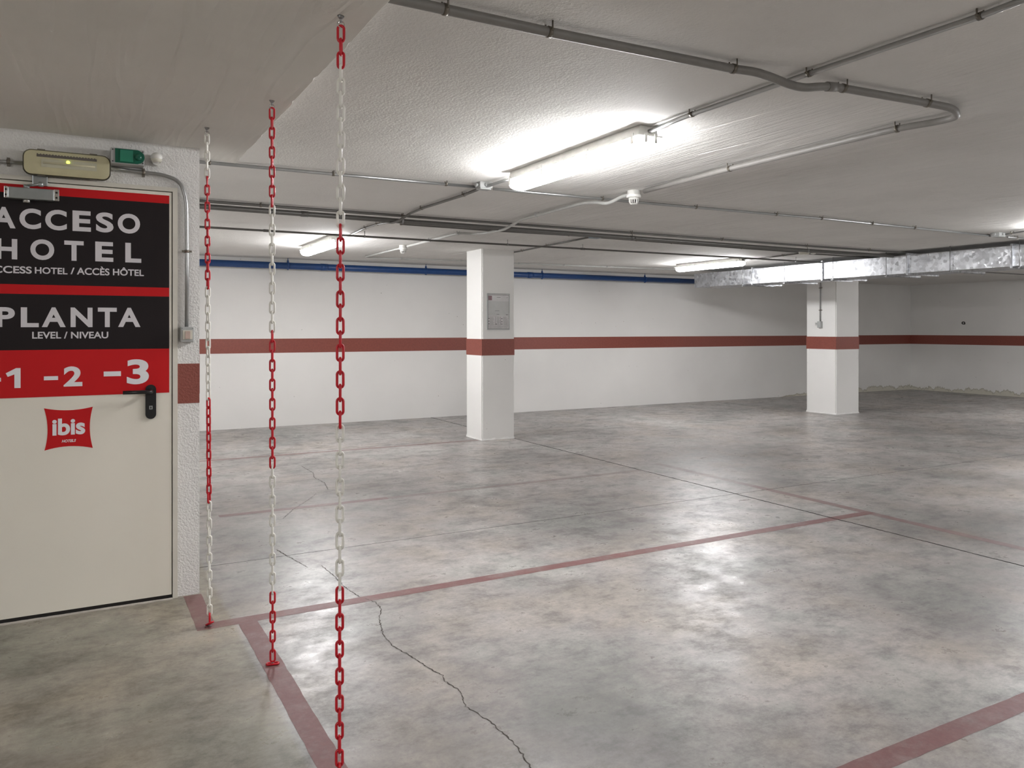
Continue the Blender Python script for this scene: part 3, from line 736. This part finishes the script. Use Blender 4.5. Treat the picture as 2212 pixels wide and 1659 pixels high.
LL = [(-2.8, 0.7, 'added unseen tube light on the lowered slab left of the viewer'),  # out of frame, added to brighten the door wall and slab
      (2.43, 3.68, 'brightly lit tube light on the ceiling nearest the hanging chains'),
      (2.38, 8.75, 'far lit tube light on the ceiling left of the column with the notice'),
      (8.03, 8.62, 'lit tube light on the ceiling beside the end of the metal duct'),
      (8.05, 3.50, 'lit tube light fed from the junction box above the metal duct'),
      (13.5, 5.9, 'lit tube light on the ceiling beyond the metal duct by the corner wall'),
      (2.43, -1.3, 'added unseen tube light on the ceiling behind the viewer'),  # unseen lamp added to even out the brightness from behind
      (8.05, -1.9, 'added fill tube light on the ceiling at the unseen rear of the garage'),  # added out of view as fill, position guessed
      (13.6, -0.6, 'added fill tube light at the unseen rear near the numbered wall')]  # another unseen lamp, added for even light on the right
lamp0 = make_lamp()
for i, (x, y, lab) in enumerate(LL):
    o = lamp0 if i == 0 else copy_tree(lamp0)
    o.location = (x, y, (ZS if x < XS and y < YS else ZC)-0.002); o['label'] = lab
l0 = LL[1]
# ------------------------------------------------------------------ ceiling conduits
def zpt(p, z):
    dz = p[2] if len(p) > 2 else 0.0
    return onZ(p[0], p[1], z+dz)
def conduit(pts, r, label, clamps=(), mat='steel_conduit', drop=None, rad=0.08, name='ceiling_conduit', extend=None, rods=False, couplings=(), back=None):
    z = ZC-r-0.010 if drop is None else ZC-drop
    P = [zpt(p, z) if not isinstance(p, Vector) else p for p in pts]
    if extend is not None:
        d = (P[-1]-P[-2]).normalized(); k = (extend-P[-1].x)/d.x; P.append(P[-1]+Vector((d.x*k, 0, 0)))
    if back is not None: P.insert(0, Vector((back, P[0].y, P[0].z)))
    t = thing(name, P[0], label, 'conduit')
    Q = fillet(P, rad, 6); MB().tube(Q, r, 12).build('pipe', mat, t)
    def along(u):   # point of the run nearest to a frame column, with its direction
        best = None
        for a, b in zip(Q[:-1], Q[1:]):
            for s in (0, .25, .5, .75, 1):
                p = a.lerp(b, s); fu = 1106+FPX*p.dot(RT)/p.dot(FW); fv = HY-FPX*(p.z-EYE)/p.dot(FW)
                e = abs(fu-u[0])+abs(fv-u[1])
                if best is None or e < best[0]: best = (e, p, (b-a).normalized())
        # refine on the segment
        return best[1], best[2]
    for c in clamps:
        p, d = along(c); n = Vector((-d.y, d.x, 0)).normalized(); m = MB()
        if rods:
            m.cyl(p-Vector((0, 0, 0)), Vector((p.x, p.y, ZC)), .0035, 8); m.cyl(p-d*.008, p+d*.008, r+.003, 12)
            m.build('hanger', 'rod_metal', t)
        else:
            m.cyl(p-d*.007, p+d*.007, r+.0025, 12)
            for s in (-1, 1): m.cyl(p+n*s*(r+.006), Vector((p.x, p.y, ZC))+n*s*(r+.006), .003, 6)
            m.cyl(p-n*(r+.012)+Vector((0, 0, .0)), p+n*(r+.012), .004, 6)
            m.build('clamp', 'clamp_metal' if mat != 'grey_conduit_light' else 'box_grey', t)
    for c in couplings:
        p, d = along(c); MB().cyl(p-d*.03, p+d*.03, r+.003, 14).build('coupling', mat, t)
    return t
conduit([(640, -52), (840, -6), (1190, 70), (1585, 149), (1632, 155, 0), (1672, 169, -.018), (1705, 183, -.036), (1738, 190, -.038), (1768, 187, -.02), (1800, 187, 0), (2000, 222), (2062, 234), (2068, 252), (2030, 262), (1940, 277), (1570, 366), (1392, 413)],
        0.016, 'thick grey conduit crossing the top of the ceiling and hooking back to the detector', ((960, 22), (1187, 68), (1583, 149), (1832, 192), (2003, 222), (1938, 277), (1577, 363)), 'grey_pvc', drop=0.030, couplings=((1795, 186),))
nl = Vector((l0[0], l0[1]-.66, ZC-.028)); 
conduit([(2330, -46), (2115, 36), (1748, 159), (1500, 245), (1470, 256), nl], 0.0105, 'steel conduit running from the top right corner to the nearest tube light', ((2117, 37), (1748, 159), (1495, 246)), rad=.05)
BX1 = onZ(1045, 404, ZC-.03)
conduit([Vector((l0[0], l0[1]+.65, ZC-.025)), BX1+Vector((0.0, .03, 0))], 0.010, 'short steel conduit between the nearest tube light and its junction box', (), rad=.05)
conduit([BX1+Vector((0, .05, 0)), (1003, 421), (912, 450), (886, 461), (868, 473, -.045), (850, 481, -.06), (838, 481, -.05), (815, 484, -.01), (790, 492), (752, 510)], 0.0105, 'steel conduit dipping under the thick pipes towards the far left tube light', ((1003, 421), (912, 450), (790, 492), (816, 484)), 'dark_conduit', rad=.06)
conduit([(440, 350.5), (720, 376), (1030, 404)], 0.0105, 'bright steel conduit from the door wall to the junction box on the ceiling', ((452, 351), (720, 376), (960, 398)), back=XE)
conduit([(1066, 408), (1390, 438), (1770, 471.5), (2138, 509)], 0.0105, 'steel conduit between the two junction boxes, passing behind the near detector', ((1310, 430), (1480, 445), (1635, 459), (1774, 471), (1902, 484), (2016, 496), (2122, 508)))
conduit([(2176, 512), (2260, 520)], 0.0105, 'steel conduit leaving the right junction box towards the numbered wall', ((2194, 514), ), extend=XR)
conduit([(440, 434.5), (850, 465), (1740, 531), (2000, 549)], 0.0115, 'slimmer upper one of the two long parallel pipes across the ceiling', ((560, 443), (998, 475), (1420, 505), (1590, 518), (1742, 530), (1877, 541)), 'dark_conduit', drop=.022, back=XE, extend=XR)
conduit([(440, 446), (850, 476.5), (1740, 541), (1985, 557)], 0.021, 'thicker lower one of the two long parallel pipes across the ceiling', ((1005, 486), (1418, 517), (1744, 541)), 'dark_conduit', drop=.055, back=XE, extend=XR, rods=True, couplings=((618, 459), (1350, 513)))
conduit([(440, 490.5), (900, 517.5), (1550, 554), (1777, 567)], 0.0105, 'thin dark pipe hung on rods in front of the column with the notice', ((790, 511), (1072, 527), (1316, 541), (1715, 563)), 'dark_conduit', drop=.055, back=XE, extend=XR, rods=True, couplings=((606, 500), (1208, 534)))
conduit([(866, 484), (1062, 498), (1276, 511)], 0.009, 'thin conduit from the dark pipes to the blue grey junction box', ((877, 486), (1060, 498), (1232, 508)), 'dark_conduit')
conduit([(1294, 513), (1600, 536), (1727, 545)], 0.009, 'thin conduit between the blue grey box and the round white box', ((1350, 517), (1480, 527), (1602, 536)), 'dark_conduit')
conduit([(1745, 548), (1985, 562)], 0.009, 'thin conduit from the round white box towards the metal duct', ((1850, 554),), 'dark_conduit', extend=XR)
conduit([(1276, 512), (1182, 530.5), (1122, 543), Vector((K1['x1'], 8.8, ZC-.02))], 0.010, 'conduit from the blue grey junction box to the column with the notice', ((1182, 531), (1128, 541)), 'dark_conduit')
conduit([(1362, 420), (1342, 425, 0), (1322, 436, -.03), (1308, 440, -.045), (1290, 437, -.02), (1262, 438), (1126, 474, 0), (1105, 487, -.03), (1088, 496, -.05), (1050, 503, -.05), (1022, 505.5, -.01), (1003, 504), (989, 504.5), (880, 532)], 0.013, 'pale grey conduit snaking under the pipes between the two white detectors', ((990, 504), (919, 521), (1150, 468)), 'grey_conduit_light', drop=.026, rad=.05)
conduit([(862, 537), (812, 549), (788, 555.5), (812, 557), (1005, 564), (1113, 569), (1483, 583)], 0.010, 'thin conduit doubling back from the far detector along the back wall', ((840, 542), (880, 559), (990, 563.5), (1123, 570), (1245, 574), (1350, 578)), 'grey_conduit_light', rad=.06)
conduit([(1727, 547), (1650, 557.5), Vector((8.03, 8.62-.64, ZC-.03))], 0.010, 'conduit from the round white box to the tube light beside the duct', ((1690, 552), ), 'dark_conduit')
conduit([(2168, 507), Vector((8.05, 3.5+.64, ZC-.03))], 0.009, 'short conduit rising from the right junction box to a tube light', ((2182, 504),))
# junction boxes
def jbox(p, s, label, mat, round_=False):
    t = thing('junction_box', (p.x, p.y, ZC), label, 'junction box'); a, b = s
    m = MB()
    if round_: m.lathe((p.x, p.y, ZC), [(a, 0), (a, -b*.7), (a*.85, -b)], 22)
    else: m.box((p.x-a, p.y-a*.8, ZC-b*.8), (p.x+a, p.y+a*.8, ZC), .004)
    m.build('box', mat, t)
    m = MB()
    if round_: m.lathe((p.x, p.y, ZC-b), [(a*.8, 0), (a*.7, -.004)], 22)
    else: m.box((p.x-a*.92, p.y-a*.72, ZC-b), (p.x+a*.92, p.y+a*.72, ZC-b*.8), .003)
    m.build('lid', mat, t)
    if not round_:
        for d in ((-1, 0), (1, 0), (0, -1), (0, 1)):
            m = MB(); q = Vector((p.x+d[0]*a, p.y+d[1]*a*.8, ZC-b*.42)); m.cyl(q, q+Vector((d[0], d[1], 0))*.018, .013, 12); m.build('gland', mat, t)
jbox(BX1, (.045, .05), 'grey junction box on the ceiling at the far end of the nearest tube light', 'box_grey')
jbox(onZ(1285, 512, ZC-.03), (.055, .045), 'blue grey junction box above and right of the column with the notice', 'box_blue_grey')
jbox(onZ(1737, 545, ZC-.03), (.065, .055), 'round white junction box on the ceiling above the second column', 'ivory_plastic', True)
jbox(onZ(2156, 509, ZC-.03), (.058, .045), 'grey junction box near the right edge of the ceiling above the duct', 'box_grey')
p = onZ(1757, 545, ZC-.02); t = thing('dome_fitting', (p.x, p.y, ZC), 'small dark rimmed oval fitting next to the round white box', 'fitting')
MB().lathe((p.x, p.y, ZC), [(.052, 0), (.055, -.02), (.045, -.03)], 22).build('rim', 'dark_conduit', t); MB().lathe((p.x, p.y, ZC-.03), [(.036, 0), (.028, -.012), (.008, -.016)], 20).build('lens', 'white_plastic', t)
# detectors
def detector(p, label):
    t = thing('smoke_detector', (p.x, p.y, ZC), label, 'detector', 'white detectors hanging from the ceiling'); x, y = p.x, p.y
    m = MB(); m.lathe((x, y, ZC), [(.046, 0), (.046, -.028), (.053, -.030), (.053, -.046), (.046, -.052)], 28); m.build('base', 'white_plastic', t)
    m = MB(); m.lathe((x, y, ZC-.052), [(.036, 0), (.037, -.012), (.033, -.014)], 26); m.build('collar', 'white_plastic', t)
    m = MB(); m.lathe((x, y, ZC-.066), [(.020, 0), (.018, -.028)], 16); m.build('sensor_core', 'ink_grey', t)
    m = MB()
    for k in range(12):
        a = 2*math.pi*k/12; q = Vector((math.cos(a), math.sin(a), 0)); m.tube([Vector((x, y, ZC-.064))+q*.033, Vector((x, y, ZC-.080))+q*.031, Vector((x, y, ZC-.095))+q*.024], .0034, 6)
    m.lathe((x, y, ZC-.093), [(.026, 0), (.024, -.004), (.010, -.006)], 20); m.build('cage', 'white_plastic', t)
detector(onZ(1369, 412, ZC), 'white detector with a slotted cage hanging near the brightest tube light')
detector(onZ(871, 530, ZC), 'white detector on the far ceiling between hanging chain and notice column')

# ------------------------------------------------------------------ blue pipe
YP = 11.12; RP = 0.046
pa, pb = onY(432, 568.5, YP), onY(1503, 607, YP); zp = (pa.z+pb.z)/2
bp = thing('blue_pipe', (XE, YP, zp), 'long blue painted pipe running along the top of the back wall', 'pipe')
MB().cyl((XE, YP, zp), (onY(1512, 600, YP).x, YP, zp), RP, 24).build('pipe', 'blue_paint', bp)
for u in (1145, 700):
    q = onY(u, 590, YP); MB().cyl((q.x-.05, YP, zp), (q.x+.05, YP, zp), RP+.004, 24).build('coupling', 'blue_paint', bp)
for u in (622, 920, 1171, 1393):
    q = onY(u, 590, YP); m = MB(); m.cyl((q.x-.012, YP, zp), (q.x+.012, YP, zp), RP+.006, 24); m.cyl((q.x, YP, zp+RP), (q.x, YP, ZC), .006, 8); m.cyl((q.x, YP, zp+RP), (q.x, YP, zp+RP+.03), .014, 10); m.cyl((q.x, YP, zp-RP-.014), (q.x, YP, zp-RP), .008, 8)
    m.build('hanger', 'blue_paint', bp)

# ------------------------------------------------------------------ duct
DX0, DX1, DZ0, DZ1 = 9.13, 9.73, 2.072, 2.302
du = thing('air_duct', (DX0, 5, DZ0), 'long galvanised sheet metal air duct hung below the ceiling', 'duct')
fl = [onX(u, 580, DX0).y for u in (1626, 1777, 1961, 2187)]
dy = fl[2]-fl[3]
ye = onX(1500, 600, DX0).y
ysec = [ye]+fl; y = fl[-1]
while y > YR+1.3: y -= 1.22; ysec.append(y)
for a, b in zip(ysec[:-1], ysec[1:]):
    m = MB(); n = 4; r2 = random.Random(int(a*50)); d = 0.004
    # shallow cross folds give each sheet its own facets
    for side in (0, 1):
        x = DX0 if side == 0 else DX1; s = -1 if side == 0 else 1
        vs = []; 
        for k in range(n+1):
            yy = a+(b-a)*k/n; o_ = (d if k % 2 else 0)*r2.uniform(.5, 1)
            vs += [(x, yy, DZ0), (x+s*o_, yy, (DZ0+DZ1)/2), (x, yy, DZ1)]
        m.add(vs, [(3*k+j, 3*k+j+1, 3*k+4+j, 3*k+3+j) for k in range(n) for j in (0, 1)])
    m.add([(DX0, a, DZ0), (DX1, a, DZ0), (DX1, b, DZ0), (DX0, b, DZ0)], [(0, 1, 2, 3)]); m.add([(DX0, a, DZ1), (DX1, a, DZ1), (DX1, b, DZ1), (DX0, b, DZ1)], [(0, 1, 2, 3)])
    if a == ysec[0]: m.add([(DX0, a, DZ0), (DX1, a, DZ0), (DX1, a, DZ1), (DX0, a, DZ1)], [(0, 1, 2, 3)])
    m.build('duct_section', 'galvanised_sheet', du)
for y in ysec[1:]:
    m = MB(); e = .022
    for yy in (y-.011, y+.002):
        m.box((DX0-e, yy, DZ0-e), (DX1+e, yy+.009, DZ0+.001)); m.box((DX0-e, yy, DZ1-.001), (DX1+e, yy+.009, DZ1+e)); m.box((DX0-e, yy, DZ0), (DX0+.001, yy+.009, DZ1)); m.box((DX1-.001, yy, DZ0), (DX1+e, yy+.009, DZ1))
    m.build('flange', 'galvanised_sheet', du)
for u in (1608, 1698, 1803, 1918, 2056, 2206, 2400, 2640):
    y = onX(u, 580, DX0).y; m = MB()
    for x in (DX0-.035, DX1+.035): m.cyl((x, y, DZ0-.035), (x, y, ZC), .004, 8)
    m.build('hanger_rod', 'rod_metal', du)
    m = MB(); m.box((DX0-.055, y-.018, DZ0-.024), (DX1+.055, y+.018, DZ0-.021)); m.box((DX0-.055, y-.018, DZ0-.024), (DX1+.055, y-.015, DZ0)); m.build('support_rail', 'galvanised_sheet', du)
    for x in (DX0-.035, DX1+.035): MB().cyl((x, y, DZ0-.034), (x, y, DZ0-.024), .009, 6, smooth=False).build('nut', 'rod_metal', du)

# ------------------------------------------------------------------ switch on the second column
p0 = onX(1772, 700, K2x0-.012)
t = thing('wall_conduit', (K2x0, p0.y, 2), 'slim vertical conduit down the second column to its switch', 'conduit')
MB().cyl((K2x0-.014, p0.y, onX(1772, 694, K2x0-.014).z), (K2x0-.014, p0.y, ZC), .010, 12).build('pipe', 'steel_conduit', t)
for v in (670, 622): 
    z = onX(1772, v, K2x0-.014).z; m = MB(); m.cyl((K2x0-.014, p0.y, z-.008), (K2x0-.014, p0.y, z+.008), .0125, 12); m.box((K2x0-.018, p0.y-.03, z-.004), (K2x0, p0.y+.03, z+.004)); m.build('clamp', 'clamp_metal', t)
a = onX(1765, 694, K2x0); b = onX(1777, 708, K2x0)
t = thing('light_switch', (K2x0, (a.y+b.y)/2, a.z), 'small white switch box on the second column beside the duct', 'switch')
yy0, yy1 = sorted((b.y, a.y)); ym = onX(1769.5, 700, K2x0).y
m = MB(); m.box((K2x0-.05, yy0, b.z), (K2x0, ym, a.z), .005); m.build('housing', 'box_grey', t)
m = MB(); m.box((K2x0-.03, ym, b.z+.035), (K2x0, yy1+.02, a.z-.01), .004); m.build('side_box', 'white_plastic', t)
MB().box((K2x0-.034, ym+.012, b.z+.05), (K2x0-.029, yy1+.008, a.z-.025), .001).build('rocker', 'box_grey', t)

# ------------------------------------------------------------------ notice on the first column
YN = 8.63
def npx(u, v): p = onY(u, v, YN-.01); return p.x, p.z
cp = lambda x, y: npx(980+x/5.925, 500+y/5.925)
nx0, nz1 = cp(427, 790); nx1, nz0 = cp(716, 1258)
nt = thing('framed_notice', ((nx0+nx1)/2, YN, (nz0+nz1)/2), 'small framed notice with a maroon corner square on the first column', 'notice')
MB().box((nx0+.004, YN-.006, nz0+.004), (nx1-.004, YN, nz1-.004)).build('paper', 'paper', nt)
m = MB(); f = .010
m.box((nx0, YN-.013, nz0), (nx0+f, YN, nz1)); m.box((nx1-f, YN-.013, nz0), (nx1, YN, nz1)); m.box((nx0+f, YN-.013, nz0), (nx1-f, YN, nz0+f)); m.box((nx0+f, YN-.013, nz1-f), (nx1-f, YN, nz1)); m.build('frame', 'box_grey', nt)
def nbox(x0, y0, x1, y1, name, mat, l=0):
    a = cp(x0, y0); b = cp(x1, y1); MB().box((a[0], YN-.0068-l*.0006, b[1]), (b[0], YN-.006, a[1])).build(name, mat, nt)
nbox(446, 822, 492, 880, 'corner_square', 'ink_maroon'); nbox(450, 890, 706, 1078, 'plan_area', 'poster_tint')
def ntext(s, x0, y0, x1, y1, mat='ink_grey'):
    a = cp(x0, y0); b = cp(x1, y1); m = MB(); 
    return a, b
m = MB()
def rule(x0, y0, x1, y1):
    a = cp(x0, y0); b = cp(x1, y1); m.box((a[0], YN-.0076, b[1]), (b[0], YN-.006, a[1]))
rule(555, 840, 600, 846); rule(680, 845, 692, 850); rule(528, 1012, 585, 1017); rule(552, 1058, 585, 1064); rule(670, 1062, 695, 1070); rule(445, 1086, 708, 1089); rule(535, 1092, 538, 1200); rule(602, 1092, 605, 1200); rule(445, 1208, 700, 1211)
r3 = random.Random(3)
for cx0, cx1 in ((465, 530), (553, 598), (635, 702)):
    for yy in range(1098, 1200, 9): rule(cx0, yy, cx0+(cx1-cx0)*r3.uniform(.6, 1), yy+2.5)
for yy in (1220, 1232): rule(450, yy, 690, yy+2.5)
for bx, by in ((447, 1105), (447, 1142), (447, 1176), (540, 1180), (612, 1110), (612, 1148), (612, 1180)): rule(bx, by, bx+13, by+12)
rule(440, 815, 710, 818); rule(440, 818, 443, 1242); rule(707, 818, 710, 1242); rule(440, 1242, 710, 1245)
o = m.build('print', 'ink_grey', nt); o['kind'] = 'stuff'
MB().box((nx0+.008, YN-.010, nz0+.008), (nx1-.008, YN-.009, nz1-.008)).build('cover', 'acrylic', nt)

# ------------------------------------------------------------------ bay number on the right wall
a = onX(2077, 694.5, XR); b = onX(2085.5, 705.5, XR)
m = MB(); put_glyph(m, '9', a.y, b.y, b.z, a.z, XR, .001, .02, face='x')
tag(m.build('bay_number', 'ink_black'), 'black stencilled number 9 on the white right wall above the red band', 'number')
